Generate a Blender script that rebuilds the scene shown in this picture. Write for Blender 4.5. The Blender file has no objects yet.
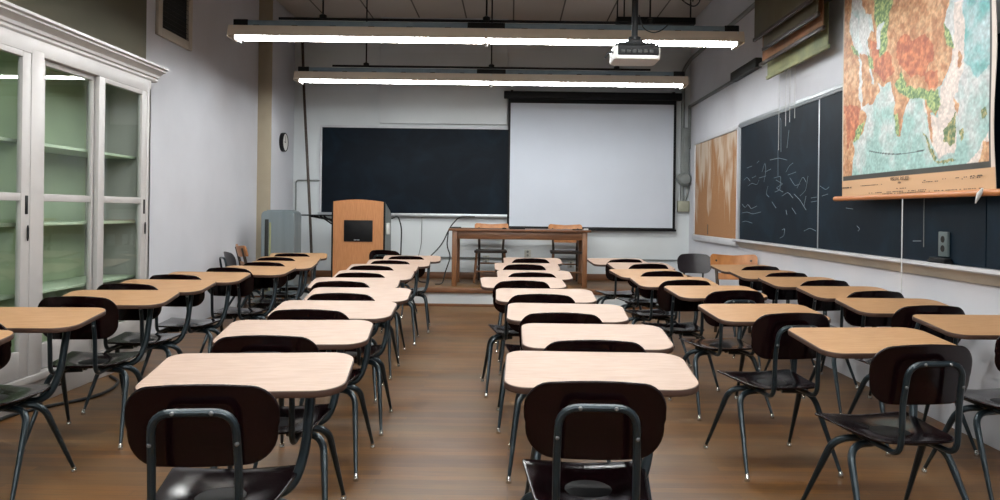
import bpy, bmesh, math, random
import numpy as np
from mathutils import Vector, Matrix
random.seed(7)
scene = bpy.context.scene
col = scene.collection
F, U0, V0, H, ROLL = 760.0, 511.0, 212.0, 1.295, math.radians(0.75)

# ------------------------------------------------------------------ materials
def srgb(c):
    return tuple(((x/255)/12.92 if x/255 <= .04045 else ((x/255+.055)/1.055)**2.4) for x in c)

def new_mat(name):
    m = bpy.data.materials.new(name); m.use_nodes = True
    nt = m.node_tree; nt.nodes.clear()
    out = nt.nodes.new('ShaderNodeOutputMaterial')
    b = nt.nodes.new('ShaderNodeBsdfPrincipled')
    nt.links.new(b.outputs[0], out.inputs[0])
    return m, nt, b, out

def mat(name, c, rough=.5, metal=0., var=.12, scale=8., stretch=(1, 1, 1), bump=0., c2=None, spec=.5, coat=0.):
    """noise-varied paint, plastic, metal or wood"""
    m, nt, b, out = new_mat(name)
    tc = nt.nodes.new('ShaderNodeTexCoord'); mp = nt.nodes.new('ShaderNodeMapping')
    mp.inputs['Scale'].default_value = stretch
    nz = nt.nodes.new('ShaderNodeTexNoise'); nz.inputs['Scale'].default_value = scale; nz.inputs['Detail'].default_value = 6
    rp = nt.nodes.new('ShaderNodeValToRGB')
    a = srgb(c); d = srgb(c2) if c2 else tuple(x*(1-var) for x in a)
    e = a if c2 else tuple(min(1, x*(1+var)) for x in a)
    rp.color_ramp.elements[0].position = .3; rp.color_ramp.elements[0].color = (*d, 1)
    rp.color_ramp.elements[1].position = .7; rp.color_ramp.elements[1].color = (*e, 1)
    nt.links.new(tc.outputs['Object'], mp.inputs[0]); nt.links.new(mp.outputs[0], nz.inputs['Vector'])
    nt.links.new(nz.outputs['Fac'], rp.inputs[0]); nt.links.new(rp.outputs[0], b.inputs['Base Color'])
    b.inputs['Roughness'].default_value = rough; b.inputs['Metallic'].default_value = metal
    b.inputs['Specular IOR Level'].default_value = spec; b.inputs['Coat Weight'].default_value = coat
    if bump:
        bp = nt.nodes.new('ShaderNodeBump'); bp.inputs['Strength'].default_value = bump; bp.inputs['Distance'].default_value = .01
        nt.links.new(nz.outputs['Fac'], bp.inputs['Height']); nt.links.new(bp.outputs[0], b.inputs['Normal'])
    return m

def emit_mat(name, c, s):
    m, nt, b, out = new_mat(name)
    b.inputs['Base Color'].default_value = (.9, .9, .9, 1)
    b.inputs['Emission Color'].default_value = (*c, 1); b.inputs['Emission Strength'].default_value = s
    return m

def glass_mat():
    m, nt, b, out = new_mat('cabinet_glass')
    nt.nodes.remove(b)
    tr = nt.nodes.new('ShaderNodeBsdfTransparent'); tr.inputs[0].default_value = (.95, .98, .96, 1)
    gl = nt.nodes.new('ShaderNodeBsdfGlossy'); gl.inputs['Roughness'].default_value = .015
    gl.inputs[0].default_value = (.9, .95, .95, 1)
    fr = nt.nodes.new('ShaderNodeFresnel'); fr.inputs[0].default_value = 1.5
    mx = nt.nodes.new('ShaderNodeMixShader')
    ge = nt.nodes.new('ShaderNodeNewGeometry'); mu = nt.nodes.new('ShaderNodeMath'); mu.operation = 'MULTIPLY'
    iv = nt.nodes.new('ShaderNodeMath'); iv.operation = 'SUBTRACT'; iv.inputs[0].default_value = 1
    nt.links.new(ge.outputs['Backfacing'], iv.inputs[1]); nt.links.new(fr.outputs[0], mu.inputs[0]); nt.links.new(iv.outputs[0], mu.inputs[1])
    nt.links.new(mu.outputs[0], mx.inputs[0]); nt.links.new(tr.outputs[0], mx.inputs[1]); nt.links.new(gl.outputs[0], mx.inputs[2])
    nt.links.new(mx.outputs[0], out.inputs[0])
    return m

def floor_mat(name='plank_floor'):
    m, nt, b, out = new_mat(name)
    L = nt.links.new
    tc = nt.nodes.new('ShaderNodeTexCoord')
    br = nt.nodes.new('ShaderNodeTexBrick')
    br.offset = .37; br.inputs['Scale'].default_value = 1
    br.inputs['Brick Width'].default_value = 1.7; br.inputs['Row Height'].default_value = .062
    br.inputs['Mortar Size'].default_value = .0015; br.inputs['Mortar Smooth'].default_value = .3
    br.inputs['Color1'].default_value = (*srgb((106, 70, 27)), 1); br.inputs['Color2'].default_value = (*srgb((76, 48, 19)), 1)
    br.inputs['Mortar'].default_value = (*srgb((58, 38, 26)), 1)
    L(tc.outputs['Object'], br.inputs['Vector'])
    mp = nt.nodes.new('ShaderNodeMapping'); mp.inputs['Scale'].default_value = (1.2, 16, 1)
    L(tc.outputs['Object'], mp.inputs[0])
    g = nt.nodes.new('ShaderNodeTexNoise'); g.inputs['Scale'].default_value = 4; g.inputs['Detail'].default_value = 8
    L(mp.outputs[0], g.inputs['Vector'])
    mx = nt.nodes.new('ShaderNodeMix'); mx.data_type = 'RGBA'; mx.blend_type = 'OVERLAY'; mx.inputs[0].default_value = .55
    L(br.outputs['Color'], mx.inputs[6]); L(g.outputs['Fac'], mx.inputs[7])
    # worn, dusty patches
    w = nt.nodes.new('ShaderNodeTexNoise'); w.inputs['Scale'].default_value = 1.3; w.inputs['Detail'].default_value = 7; w.inputs['Roughness'].default_value = .65
    mp2 = nt.nodes.new('ShaderNodeMapping'); mp2.inputs['Scale'].default_value = (.8, 1.6, 1); L(tc.outputs['Object'], mp2.inputs[0]); L(mp2.outputs[0], w.inputs['Vector'])
    rp = nt.nodes.new('ShaderNodeValToRGB'); rp.color_ramp.elements[0].position = .42; rp.color_ramp.elements[1].position = .72
    rp.color_ramp.elements[0].color = (0, 0, 0, 1); rp.color_ramp.elements[1].color = (.5, .5, .5, 1)
    L(w.outputs['Fac'], rp.inputs[0])
    mx2 = nt.nodes.new('ShaderNodeMix'); mx2.data_type = 'RGBA'
    L(rp.outputs[0], mx2.inputs[0]); L(mx.outputs[2], mx2.inputs[6]); mx2.inputs[7].default_value = (*srgb((112, 95, 68)), 1)
    L(mx2.outputs[2], b.inputs['Base Color'])
    mr = nt.nodes.new('ShaderNodeMapRange'); mr.inputs['To Min'].default_value = .32; mr.inputs['To Max'].default_value = .6
    L(w.outputs['Fac'], mr.inputs[0]); L(mr.outputs[0], b.inputs['Roughness'])
    bp = nt.nodes.new('ShaderNodeBump'); bp.inputs['Strength'].default_value = .25; bp.inputs['Distance'].default_value = .004
    L(br.outputs['Fac'], bp.inputs['Height']); bp.invert = True; L(bp.outputs[0], b.inputs['Normal'])
    return m

def ceiling_mat():
    m, nt, b, out = new_mat('ceiling_panels'); L = nt.links.new
    tc = nt.nodes.new('ShaderNodeTexCoord'); br = nt.nodes.new('ShaderNodeTexBrick'); br.offset = 0
    br.inputs['Scale'].default_value = 1; br.inputs['Brick Width'].default_value = .72; br.inputs['Row Height'].default_value = 2.4
    br.inputs['Mortar Size'].default_value = .012
    br.inputs['Color1'].default_value = (*srgb((196, 190, 182)), 1); br.inputs['Color2'].default_value = (*srgb((188, 182, 174)), 1)
    br.inputs['Mortar'].default_value = (*srgb((96, 92, 86)), 1)
    L(tc.outputs['Object'], br.inputs['Vector']); L(br.outputs['Color'], b.inputs['Base Color']); b.inputs['Roughness'].default_value = .9
    return m

def board_mat(name, c, dust):
    m, nt, b, out = new_mat(name); L = nt.links.new
    tc = nt.nodes.new('ShaderNodeTexCoord'); nz = nt.nodes.new('ShaderNodeTexNoise')
    nz.inputs['Scale'].default_value = 2.2; nz.inputs['Detail'].default_value = 8; nz.inputs['Distortion'].default_value = 1.2
    rp = nt.nodes.new('ShaderNodeValToRGB'); rp.color_ramp.elements[0].position = .45; rp.color_ramp.elements[1].position = .85
    rp.color_ramp.elements[0].color = (*srgb(c), 1); rp.color_ramp.elements[1].color = (*srgb(dust), 1)
    L(tc.outputs['Object'], nz.inputs['Vector']); L(nz.outputs['Fac'], rp.inputs[0]); L(rp.outputs[0], b.inputs['Base Color'])
    b.inputs['Roughness'].default_value = .55; b.inputs['Specular IOR Level'].default_value = .12
    return m

def cork_mat():
    m, nt, b, out = new_mat('cork'); L = nt.links.new
    tc = nt.nodes.new('ShaderNodeTexCoord')
    n1 = nt.nodes.new('ShaderNodeTexNoise'); n1.inputs['Scale'].default_value = 60; n1.inputs['Detail'].default_value = 3
    r1 = nt.nodes.new('ShaderNodeValToRGB'); r1.color_ramp.elements[0].color = (*srgb((128, 88, 54)), 1); r1.color_ramp.elements[1].color = (*srgb((176, 130, 88)), 1)
    L(tc.outputs['Object'], n1.inputs['Vector']); L(n1.outputs['Fac'], r1.inputs[0])
    mp = nt.nodes.new('ShaderNodeMapping'); mp.inputs['Scale'].default_value = (1, 3.2, .9); L(tc.outputs['Object'], mp.inputs[0])
    n2 = nt.nodes.new('ShaderNodeTexNoise'); n2.inputs['Scale'].default_value = 1.6; n2.inputs['Detail'].default_value = 8; n2.inputs['Distortion'].default_value = .6
    L(mp.outputs[0], n2.inputs['Vector'])
    sp = nt.nodes.new('ShaderNodeSeparateXYZ'); L(tc.outputs['Object'], sp.inputs[0])
    mr = nt.nodes.new('ShaderNodeMapRange'); mr.inputs['From Min'].default_value = .1; mr.inputs['From Max'].default_value = 1.3
    mr.inputs['To Min'].default_value = -.16; mr.inputs['To Max'].default_value = .12; L(sp.outputs['Z'], mr.inputs[0])
    ad = nt.nodes.new('ShaderNodeMath'); ad.operation = 'ADD'; L(n2.outputs['Fac'], ad.inputs[0]); L(mr.outputs[0], ad.inputs[1])
    r2 = nt.nodes.new('ShaderNodeValToRGB'); r2.color_ramp.elements[0].position = .48; r2.color_ramp.elements[1].position = .66
    r2.color_ramp.elements[0].color = (0, 0, 0, 1); r2.color_ramp.elements[1].color = (.75, .75, .75, 1)
    L(ad.outputs[0], r2.inputs[0])
    mx = nt.nodes.new('ShaderNodeMix'); mx.data_type = 'RGBA'; L(r2.outputs[0], mx.inputs[0]); L(r1.outputs[0], mx.inputs[6])
    mx.inputs[7].default_value = (*srgb((200, 188, 172)), 1); L(mx.outputs[2], b.inputs['Base Color']); b.inputs['Roughness'].default_value = .95
    return m

def attr_mat(name):
    m, nt, b, out = new_mat(name); L = nt.links.new
    a = nt.nodes.new('ShaderNodeVertexColor'); a.layer_name = 'print'
    L(a.outputs[0], b.inputs['Base Color']); b.inputs['Roughness'].default_value = .55
    return m

M = {}
M['wall'] = mat('painted_plaster', (206, 211, 213), .75, 0, .05, 1.5, (1, 1, 1), .04)
M['wall_side'] = mat('cool_painted_plaster', (208, 209, 215), .75, 0, .05, 1.5, (1, 1, 1), .04)
M['wall_rear'] = mat('dark_unseen_wall', (92, 78, 66), .7, 0, .08, 3, (6, 1, .5))  # unseen back wall, toned dark to dim its reflection in the chairs
M['wall_shaded'] = mat('shaded_olive_wall', (84, 80, 64), .8, 0, .06, 2)  # shade of the unlit wall above the cabinet, put into the colour
M['white_wood'] = mat('white_gloss_paint', (184, 180, 178), .4, 0, .04, 6)
M['cab_inside'] = mat('pale_green_paint', (176, 190, 160), .6, 0, .06, 4)
M['shelf_paint'] = mat('pale_shelf_paint', (196, 208, 186), .5, 0, .05, 4)
M['beige'] = mat('beige_paint', (168, 156, 134), .6, 0, .05, 4)
M['socket'] = mat('grey_green_plate', (74, 86, 88), .5, 0, .06, 10)
M['glass'] = glass_mat()
M['black'] = mat('black_plastic', (12, 12, 14), .55, 0, .2, 20, spec=.2)
M['black_metal'] = mat('black_metal', (18, 19, 21), .5, 0, .2, 20, spec=.25)
M['shell'] = mat('plum_plastic', (15, 4, 6), .16, 0, .18, 14, spec=.22)
M['shell_grey'] = mat('charcoal_plastic', (30, 24, 29), .35, 0, .15, 14)
M['tube'] = mat('charcoal_tube_paint', (36, 47, 53), .28, .5, .12, 25)
M['chrome'] = mat('chrome', (205, 205, 200), .2, 1., .05, 10)
M['bolt'] = mat('dull_steel', (120, 124, 126), .45, .6, .08, 20)
M['top_pale'] = mat('pale_laminate', (174, 149, 133), .5, 0, .05, 5, (2.5, 26, 2), c2=(160, 135, 118), spec=.35)
M['top_oak'] = mat('oak_laminate', (178, 140, 102), .45, 0, .05, 5, (2.5, 26, 2), c2=(162, 121, 82), spec=.35)
M['edge'] = mat('brown_edge_band', (58, 36, 25), .55, 0, .1, 12)
M['wood'] = mat('oak_wood', (124, 82, 48), .45, 0, .1, 5, (3, 3, .4), c2=(98, 62, 36))
M['wood_h'] = mat('oak_wood_lengthwise', (112, 72, 42), .45, 0, .1, 5, (.6, 8, 8), c2=(90, 56, 32))
M['lectern'] = mat('lectern_laminate', (186, 128, 82), .5, 0, .1, 9, (14, 14, 1.0), c2=(166, 110, 66))
M['dark_wood'] = mat('dark_wood', (50, 36, 26), .5, 0, .12, 6, (3, 3, .5))
M['chair_wood'] = mat('chair_oak', (190, 128, 74), .4, 0, .1, 6, (3, 3, .8), c2=(160, 102, 56))
M['board'] = board_mat('slate_blue_chalkboard', (4, 18, 29), (15, 36, 50))
M['board_front'] = board_mat('dusty_front_chalkboard', (4, 13, 23), (12, 28, 40))
M['alu'] = mat('aluminium', (178, 182, 186), .35, .7, .05, 20)
M['frame_white'] = mat('cream_frame_paint', (200, 200, 204), .5, 0, .05, 8)
M['ledge'] = mat('cream_ledge_paint', (190, 182, 168), .55, 0, .06, 8)
M['cork'] = cork_mat()
M['chalk'] = mat('chalk', (120, 132, 140), .95, 0, .1, 60)
M['screen'] = mat('matte_white_screen', (198, 204, 214), .9, 0, .02, 2)
M['reflector'] = mat('reflector_enamel', (222, 206, 188), .4, 0, .04, 8)
M['housing'] = mat('galvanised_channel', (128, 146, 158), .5, .0, .1, 12)
M['tube_light'] = emit_mat('fluorescent_tube', (.97, 1.0, 1.0), 50)
M['grey_metal'] = mat('grey_enamel', (128, 140, 144), .35, .35, .08, 3, (6, 6, .4))
M['pipe'] = mat('grey_pipe_paint', (118, 122, 120), .5, .1, .1, 10)
M['box'] = mat('beige_steel_box', (150, 150, 132), .5, .1, .06, 10)
M['plate'] = mat('ivory_plate', (186, 186, 178), .5, 0, .05, 10)
M['white_plastic'] = mat('white_plastic', (214, 212, 208), .4, 0, .04, 8)
M['cable'] = mat('black_rubber', (20, 22, 24), .6, 0, .1, 30)
M['cord'] = mat('white_cord', (206, 206, 206), .8, 0, .08, 40)
M['vent'] = mat('dark_vent_metal', (34, 36, 34), .55, .2, .1, 20)
M['chart_olive'] = mat('olive_chart_cloth', (92, 86, 66), .8, 0, .1, 5)
M['chart_tan'] = mat('tan_chart_paper', (176, 122, 84), .8, 0, .15, 4, c2=(120, 96, 72))
M['chart_green'] = mat('pale_green_chart_paper', (160, 160, 116), .8, 0, .12, 5, c2=(124, 132, 104))
M['parchment'] = mat('parchment', (206, 164, 124), .7, 0, .06, 7)
M['rod_wood'] = mat('varnished_rod', (182, 116, 66), .4, 0, .1, 6, (8, .5, 8))
M['ink'] = mat('dark_ink', (58, 44, 36), .8, 0, .1, 30)
M['map_back'] = mat('map_canvas', (196, 186, 172), .8, 0, .05, 9)
M['print'] = attr_mat('map_print')
M['floor'] = floor_mat()
M['ceiling'] = ceiling_mat()

# ------------------------------------------------------------------ mesh builder
class MB:
    def __init__(s): s.bm = bmesh.new()
    def add(s, verts, faces, mi=0):
        vs = [s.bm.verts.new(v) for v in verts]
        for f in faces:
            try:
                fc = s.bm.faces.new([vs[i] for i in f]); fc.material_index = mi
            except ValueError: pass
        return s
    def box(s, lo, hi, bev=0., mi=0, mtx=None, seg=2):
        b = bmesh.new(); bmesh.ops.create_cube(b, size=1)
        lo, hi = Vector(lo), Vector(hi)
        for v in b.verts:
            v.co = Vector([(lo[i]+hi[i])/2 + v.co[i]*(hi[i]-lo[i]) for i in range(3)])
        if bev > 0:
            bmesh.ops.bevel(b, geom=b.edges[:], offset=bev, segments=seg, affect='EDGES', profile=.5)
        b.verts.ensure_lookup_table(); b.verts.index_update()
        V = [(mtx @ v.co if mtx else v.co.copy()) for v in b.verts]; Fc = [[v.index for v in f.verts] for f in b.faces]
        b.free(); return s.add(V, Fc, mi)
    def tube(s, path, r, n=10, mi=0, closed=False):
        P = [Vector(p) for p in path]; N = len(P)
        R = r if isinstance(r, (list, tuple)) else [r]*N
        T = []
        for i in range(N):
            if closed: t = P[(i+1) % N]-P[i-1]
            else: t = P[min(i+1, N-1)]-P[max(i-1, 0)]
            T.append(t.normalized())
        a = Vector((0, 0, 1)) if abs(T[0].z) < .9 else Vector((1, 0, 0))
        u = T[0].cross(a).normalized(); V = []
        for i in range(N):
            u = (u - T[i]*u.dot(T[i])).normalized(); w = T[i].cross(u)
            for k in range(n):
                an = 2*math.pi*k/n; V.append(P[i] + (u*math.cos(an)+w*math.sin(an))*R[i])
        Fc = []
        for i in range(N if closed else N-1):
            j = (i+1) % N
            for k in range(n):
                Fc.append([i*n+k, i*n+(k+1) % n, j*n+(k+1) % n, j*n+k])
        if not closed:
            Fc.append(list(range(n))[::-1]); Fc.append([(N-1)*n+k for k in range(n)])
        return s.add(V, Fc, mi)
    def lathe(s, prof, c=(0, 0, 0), axis='Z', n=24, mi=0):
        V = []; Fc = []; m = len(prof)
        for k in range(n):
            a = 2*math.pi*k/n
            for (r, z) in prof:
                p = (r*math.cos(a), r*math.sin(a), z)
                if axis == 'X': p = (z, r*math.cos(a), r*math.sin(a))
                if axis == 'Y': p = (r*math.sin(a), z, r*math.cos(a))
                V.append(Vector(p)+Vector(c))
        for k in range(n):
            for i in range(m-1):
                Fc.append([k*m+i, ((k+1) % n)*m+i, ((k+1) % n)*m+i+1, k*m+i+1])
        return s.add(V, Fc, mi)
    def slab(s, outline, t, deform, bev=None, mi_top=0, mi_edge=0, mi_bot=None, rings=(.0, .2, .4, .6, .78, .9, .97)):
        """rounded plate: 2D outline around its centre, thickness t, bent by deform(x, y, z)"""
        n = len(outline); bev = bev if bev is not None else t*.4
        cx = sum(p[0] for p in outline)/n; cy = sum(p[1] for p in outline)/n
        if mi_bot is None: mi_bot = mi_edge
        V = []; Fc = []; MI = []
        def ring(sc, z, inset=0):
            st = len(V)
            for (x, y) in outline:
                dx, dy = x-cx, y-cy; L = math.hypot(dx, dy) or 1
                k = sc - inset/L
                V.append(deform(cx+dx*k, cy+dy*k, z))
            return st
        seq = []
        V.append(deform(cx, cy, t/2)); top_c = 0
        for r in rings[1:]: seq.append((ring(r, t/2, bev), mi_top))
        seq.append((ring(1, t/2, bev), mi_top)); seq.append((ring(1, t/2-bev*.3, bev*.3), mi_edge)); seq.append((ring(1, t/2-bev), mi_edge))
        seq.append((ring(1, -t/2+bev), mi_edge)); seq.append((ring(1, -t/2+bev*.3, bev*.3), mi_edge)); seq.append((ring(1, -t/2, bev), mi_edge))
        for r in reversed(rings[1:]): seq.append((ring(r, -t/2, bev), mi_bot))
        V.append(deform(cx, cy, -t/2)); bot_c = len(V)-1
        st = seq[0][0]
        for k in range(n): Fc.append([top_c, st+k, st+(k+1) % n]); MI.append(mi_top)
        for (a, _), (b, mi) in zip(seq, seq[1:]):
            for k in range(n): Fc.append([a+k, b+k, b+(k+1) % n, a+(k+1) % n]); MI.append(mi)
        a = seq[-1][0]
        for k in range(n): Fc.append([bot_c, a+(k+1) % n, a+k]); MI.append(mi_bot)
        vs = [s.bm.verts.new(v) for v in V]
        for f, mi in zip(Fc, MI):
            fc = s.bm.faces.new([vs[i] for i in f]); fc.material_index = mi
        return s
    def prism(s, poly, axis, a0, a1, mi=0):
        """polygon of 2D points in the other two axes, extruded along axis from a0 to a1"""
        def P(p, a):
            return {'X': (a, p[0], p[1]), 'Y': (p[0], a, p[1]), 'Z': (p[0], p[1], a)}[axis]
        n = len(poly); V = [P(p, a0) for p in poly]+[P(p, a1) for p in poly]
        Fc = [list(range(n)), [n+i for i in range(n)][::-1]]+[[i, n+i, n+(i+1) % n, (i+1) % n] for i in range(n)]
        return s.add(V, Fc, mi)
    def mesh(s, name, mats, angle=35):
        bmesh.ops.recalc_face_normals(s.bm, faces=s.bm.faces[:])
        me = bpy.data.meshes.new(name); s.bm.to_mesh(me); s.bm.free()
        for m in (mats if isinstance(mats, (list, tuple)) else [mats]): me.materials.append(m)
        for p in me.polygons: p.use_smooth = True
        me.set_sharp_from_angle(angle=math.radians(angle))
        return me
    def build(s, name, mats, parent=None, angle=35):
        o = bpy.data.objects.new(name, s.mesh(name, mats, angle)); col.objects.link(o)
        if parent is not None: o.parent = parent
        return o

def fillet(pts, r, n=6):
    P = [Vector(p) for p in pts]; R = r if isinstance(r, (list, tuple)) else [r]*len(P)
    out = [P[0]]
    for i in range(1, len(P)-1):
        a, b, c = P[i-1], P[i], P[i+1]
        k = min(R[i], (a-b).length*.49, (c-b).length*.49)
        s, e = b+(a-b).normalized()*k, b+(c-b).normalized()*k
        for j in range(n+1):
            t = j/n; out.append(s*(1-t)**2+b*2*t*(1-t)+e*t*t)
    out.append(P[-1]); return out

def rrect(x0, x1, y0, y1, r, n=7):
    """rounded rectangle; r is one radius or (x0y0, x1y0, x1y1, x0y1)"""
    R = r if isinstance(r, (list, tuple)) else [r]*4
    C = [((x0, y0), (1, 1), math.pi), ((x1, y0), (-1, 1), 1.5*math.pi), ((x1, y1), (-1, -1), 0), ((x0, y1), (1, -1), .5*math.pi)]
    out = []
    def edge(a, b, m=4):
        for j in range(1, m): out.append((a[0]+(b[0]-a[0])*j/m, a[1]+(b[1]-a[1])*j/m))
    first = None
    for (p, s, a0), rr in zip(C, R):
        c = (p[0]+s[0]*rr, p[1]+s[1]*rr)
        st = (c[0]+rr*math.cos(a0), c[1]+rr*math.sin(a0))
        if out: edge(out[-1], st)
        for j in range(n+1):
            a = a0+.5*math.pi*j/n; out.append((c[0]+rr*math.cos(a), c[1]+rr*math.sin(a)))
        first = first or out[0]
    edge(out[-1], first); return out

def thing(name, label, cat, loc=(0, 0, 0), rz=0., group=None):
    o = bpy.data.objects.new(name, None); col.objects.link(o); o.empty_display_size = .1
    o.location = loc; o.rotation_euler = (0, 0, rz); tag(o, label, cat, group); return o
def tag(o, label, cat, group=None):
    o['label'] = label; o['category'] = cat
    if group: o['group'] = group
    return o
def struct(name, mb, m):
    o = mb.build(name, m); o['kind'] = 'structure'; return o
def dup(root, loc, rz, label, swap=None):
    r = root.copy(); col.objects.link(r); r.location = loc; r.rotation_euler = (0, 0, rz); r['label'] = label
    for ch in list(root.children):
        c = ch.copy(); c.parent = r; col.objects.link(c)
        if swap and ch.name.split('.')[0] in swap: c.data = swap[ch.name.split('.')[0]]
        for g in list(ch.children):
            d = g.copy(); d.parent = c; col.objects.link(d)
    return r

# ------------------------------------------------------------------ room shell
XL, XR, YB, YF, ZC = -3.55, 2.74, -2.6, 11.7, 4.25
PY, PZ = 10.35, .26                                   # platform front edge and height
struct('floor', MB().box((XL-.5, YB-.2, -.1), (XR+.2, YF+.2, 0)), M['floor'])
struct('ceiling', MB().box((XL-.5, YB-.2, ZC), (XR+.2, YF+.2, ZC+.1)), M['ceiling'])
struct('wall_front', MB().box((XL-.5, YF, -.1), (XR+.2, YF+.15, ZC+.1)), M['wall'])
struct('wall_back', MB().box((XL-.5, YB-.15, -.1), (XR+.2, YB, ZC+.1)), M['wall_rear'])
struct('wall_right', MB().box((XR, YB-.2, -.1), (XR+.15, YF+.1, ZC+.1)), M['wall_side'])
VY0, VY1, VZ0, VZ1 = 7.62, 8.24, 3.10, 3.97            # vent opening in the left wall
struct('wall_left', MB().box((XL-.15, YB-.2, -.1), (XL, YF+.1, ZC+.1)), M['wall_side'])
struct('column', MB().box((XL-.1, 10.62, 0), (-3.36, YF+.05, ZC), .006), M['wall_side'])
struct('trim_column_strip', MB().box((XL-.02, 10.60, 0), (-3.362, 10.63, ZC), .004), M['beige'])
struct('wall_bulkhead', MB().box((XL-.02, YB, 2.46), (-3.38, 7.0, ZC)), M['wall_shaded'])
struct('trim_front_panel', MB().box((-2.03, YF-.07, 2.63), (-.08, YF+.02, ZC+.02), .008), M['wall'])
# platform
struct('floor_platform', MB().box((XL, PY+.02, 0), (XR, YF, PZ-.03)), M['wall'])
struct('floor_platform_boards', MB().box((XL, PY-.02, PZ-.045), (XR, YF, PZ), .006), M['floor'])
struct('trim_platform_nosing', MB().box((XL, PY-.035, PZ-.075), (XR, PY+.0, PZ-.003), .008), M['wood_h'])
struct('baseboard_platform', MB().box((XL, PY, 0), (XR, PY+.03, .035), .006), M['wood_h'])
struct('baseboard_front', MB().box((-3.36, YF-.02, PZ), (XR, YF, PZ+.1), .005), M['wood_h'])
struct('baseboard_right', MB().box((XR-.02, PY, PZ), (XR, YF-.02, PZ+.1), .005), M['wood_h'])

# vent grille on the left wall
v = thing('wall_vent', 'dark louvred vent grille in a cream frame high above the cabinet end', 'vent', (XL, (VY0+VY1)/2, VZ0))
fr = MB(); w = (VY1-VY0)/2; hh = VZ1-VZ0
for (a, b) in (((0, -w-.09, -.09), (.035, -w, hh+.09)), ((0, w, -.09), (.035, w+.09, hh+.09)), ((0, -w, -.09), (.035, w, 0)), ((0, -w, hh), (.035, w, hh+.09))):
    fr.box(a, b, .006)
fr.build('vent_frame', M['ledge'], v)
sl = MB(); sl.box((0, -w, 0), (.004, w, hh))
for k in range(17):
    z = .03+k*.05; sl.box((-.012, -w, -.002), (.012, w, .002), mtx=Matrix.Translation((.018, 0, z)) @ Matrix.Rotation(math.radians(35), 4, 'Y'))
sl.build('louvres', M['vent'], v)

# ------------------------------------------------------------------ combined chair and desk
def deform_back(x, y, z):                              # x across, y up (from z=.70), z thickness (front +)
    zz = .692+y
    return Vector((x, -.235-.055*(y/.11)*.35+.9*x*x+z, zz))
def deform_seat(x, y, z):
    zz = .434+z-.024*math.exp(-(x*x+(y+.01)**2)/.0145)+.12*x*x
    zz += max(0, y-.08)**2*10*abs(x)*.2-.25*max(0, y-.14)**2*6+.35*max(0, -y-.12)**2
    return Vector((x, y, zz))
GROUP = 'plum chair desks standing in five rows'
def seat_outline():
    f, r = .212, .168
    pts = rrect(-1, 1, -.20, .215, (.07, .07, .022, .022))
    # rrect in trapezoid space
    pts = rrect(-.19, .19, -.215, .215, (.075, .075, .02, .02))
    out = []
    for x, y in pts:
        k = (r+(f-r)*((y+.20)/.415))/.19; out.append((x*k, y+.012*(1-(x/.19)**2)*(1 if y > .1 else 0)))
    return out
def back_outline():
    out = []
    for x, y in rrect(-.207, .207, -.110, .110, (.085, .085, .068, .068)):
        out.append((x*(1-.02*(y < 0)), y+(.020*(1-(x/.2)**2)*(y/.11)-.002 if y > 0 else 0)))
    return out
def hoop_path():
    pts = [(-.113, .06, .402), (-.113, -.255, .402), (-.113, -.265, .60), (-.108, -.292, .752), (.108, -.292, .752), (.113, -.265, .60), (.113, -.255, .402), (.113, .06, .402)]
    return fillet(pts, [0, .06, .03, .06, .06, .03, .06, 0])
def make_unit():
    t = thing('chair_desk', '', 'school desk', group=GROUP)
    MB().slab(seat_outline(), .011, deform_seat).build('seat', M['shell'], t, 60)
    MB().slab(back_outline(), .011, lambda x, y, z: deform_back(x, y, z)).build('backrest', M['shell'], t, 60)
    bf = MB().tube(hoop_path(), .0115, 10)
    for (x, z) in ((-.05, .752), (.05, .752), (-.1125, .665), (.1125, .665)):
        y = -.304 if z > .7 else -.287
        bf.lathe([(0, -.004), (.004, -.0035), (.0065, 0), (.0065, .006)], (x, y, z), 'Y', 10, mi=1)
    bf.build('back_frame', [M['tube'], M['bolt']], t)
    br = MB().box((-.13, -.075, .397), (.13, .15, .424), .008)
    br.build('seat_bracket', M['black_metal'], t)
    for sx in (-1, 1):
        for sy in (-1, 1):
            p = fillet([(sx*.05, sy*.022, .384), (sx*.20, sy*.055, .384), (sx*.245, sy*.255, .020)], [0, .075, 0], 8)
            n = len(p); R = [.0150 if i < n-2 else .0150 for i in range(n)]
            p2 = []; R2 = []                         # taper along the straight part
            for i, q in enumerate(p[:-1]): p2.append(q); R2.append(.0150)
            a, b = p[-2], p[-1]
            for j in range(1, 7): p2.append(a.lerp(b, j/6)); R2.append(.0150+(.0085-.0150)*j/6)
            lg = MB().tube(p2, R2, 10).build('leg', M['tube'], t)
            d = (b-a).normalized()
            MB().tube([b-d*.012, b-d*.001, b+d*.004, Vector((b.x, b.y, .008)), Vector((b.x, b.y, .0005))], [.0100, .0100, .0125, .0135, .0135], 12).build('foot_glide', M['chrome'], lg)
    post = fillet([(.03, .085, .382), (.185, .12, .382), (.222, .165, .50), (.232, .21, .728)], [0, .10, .10, 0], 8)
    MB().tube(post, .0165, 12).build('desk_post', M['tube'], t)
    def zt(y): return .742+(y+.02)*.115
    sb = MB()
    sb.box((-.21, .10, -.030), (.29, .20, -.022), .003, mtx=Matrix.Translation((0, 0, zt(.15))))
    sb.box((.20, .06, -.03), (.262, .32, -.022), .003, mtx=Matrix.Translation((0, 0, zt(.06))))
    sb.build('desk_bracket', M['black_metal'], t)
    dt = MB().slab(rrect(  .045-.318, .045+.318, -.02, .375, (.075, .095, .085, .06)), .022, lambda x, y, z: Vector((x, y, z-.011+zt(y))), .004, 0, 1, 1)
    dt.build('desktop', [M['top_pale'], M['edge']], t)
    return t

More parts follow.
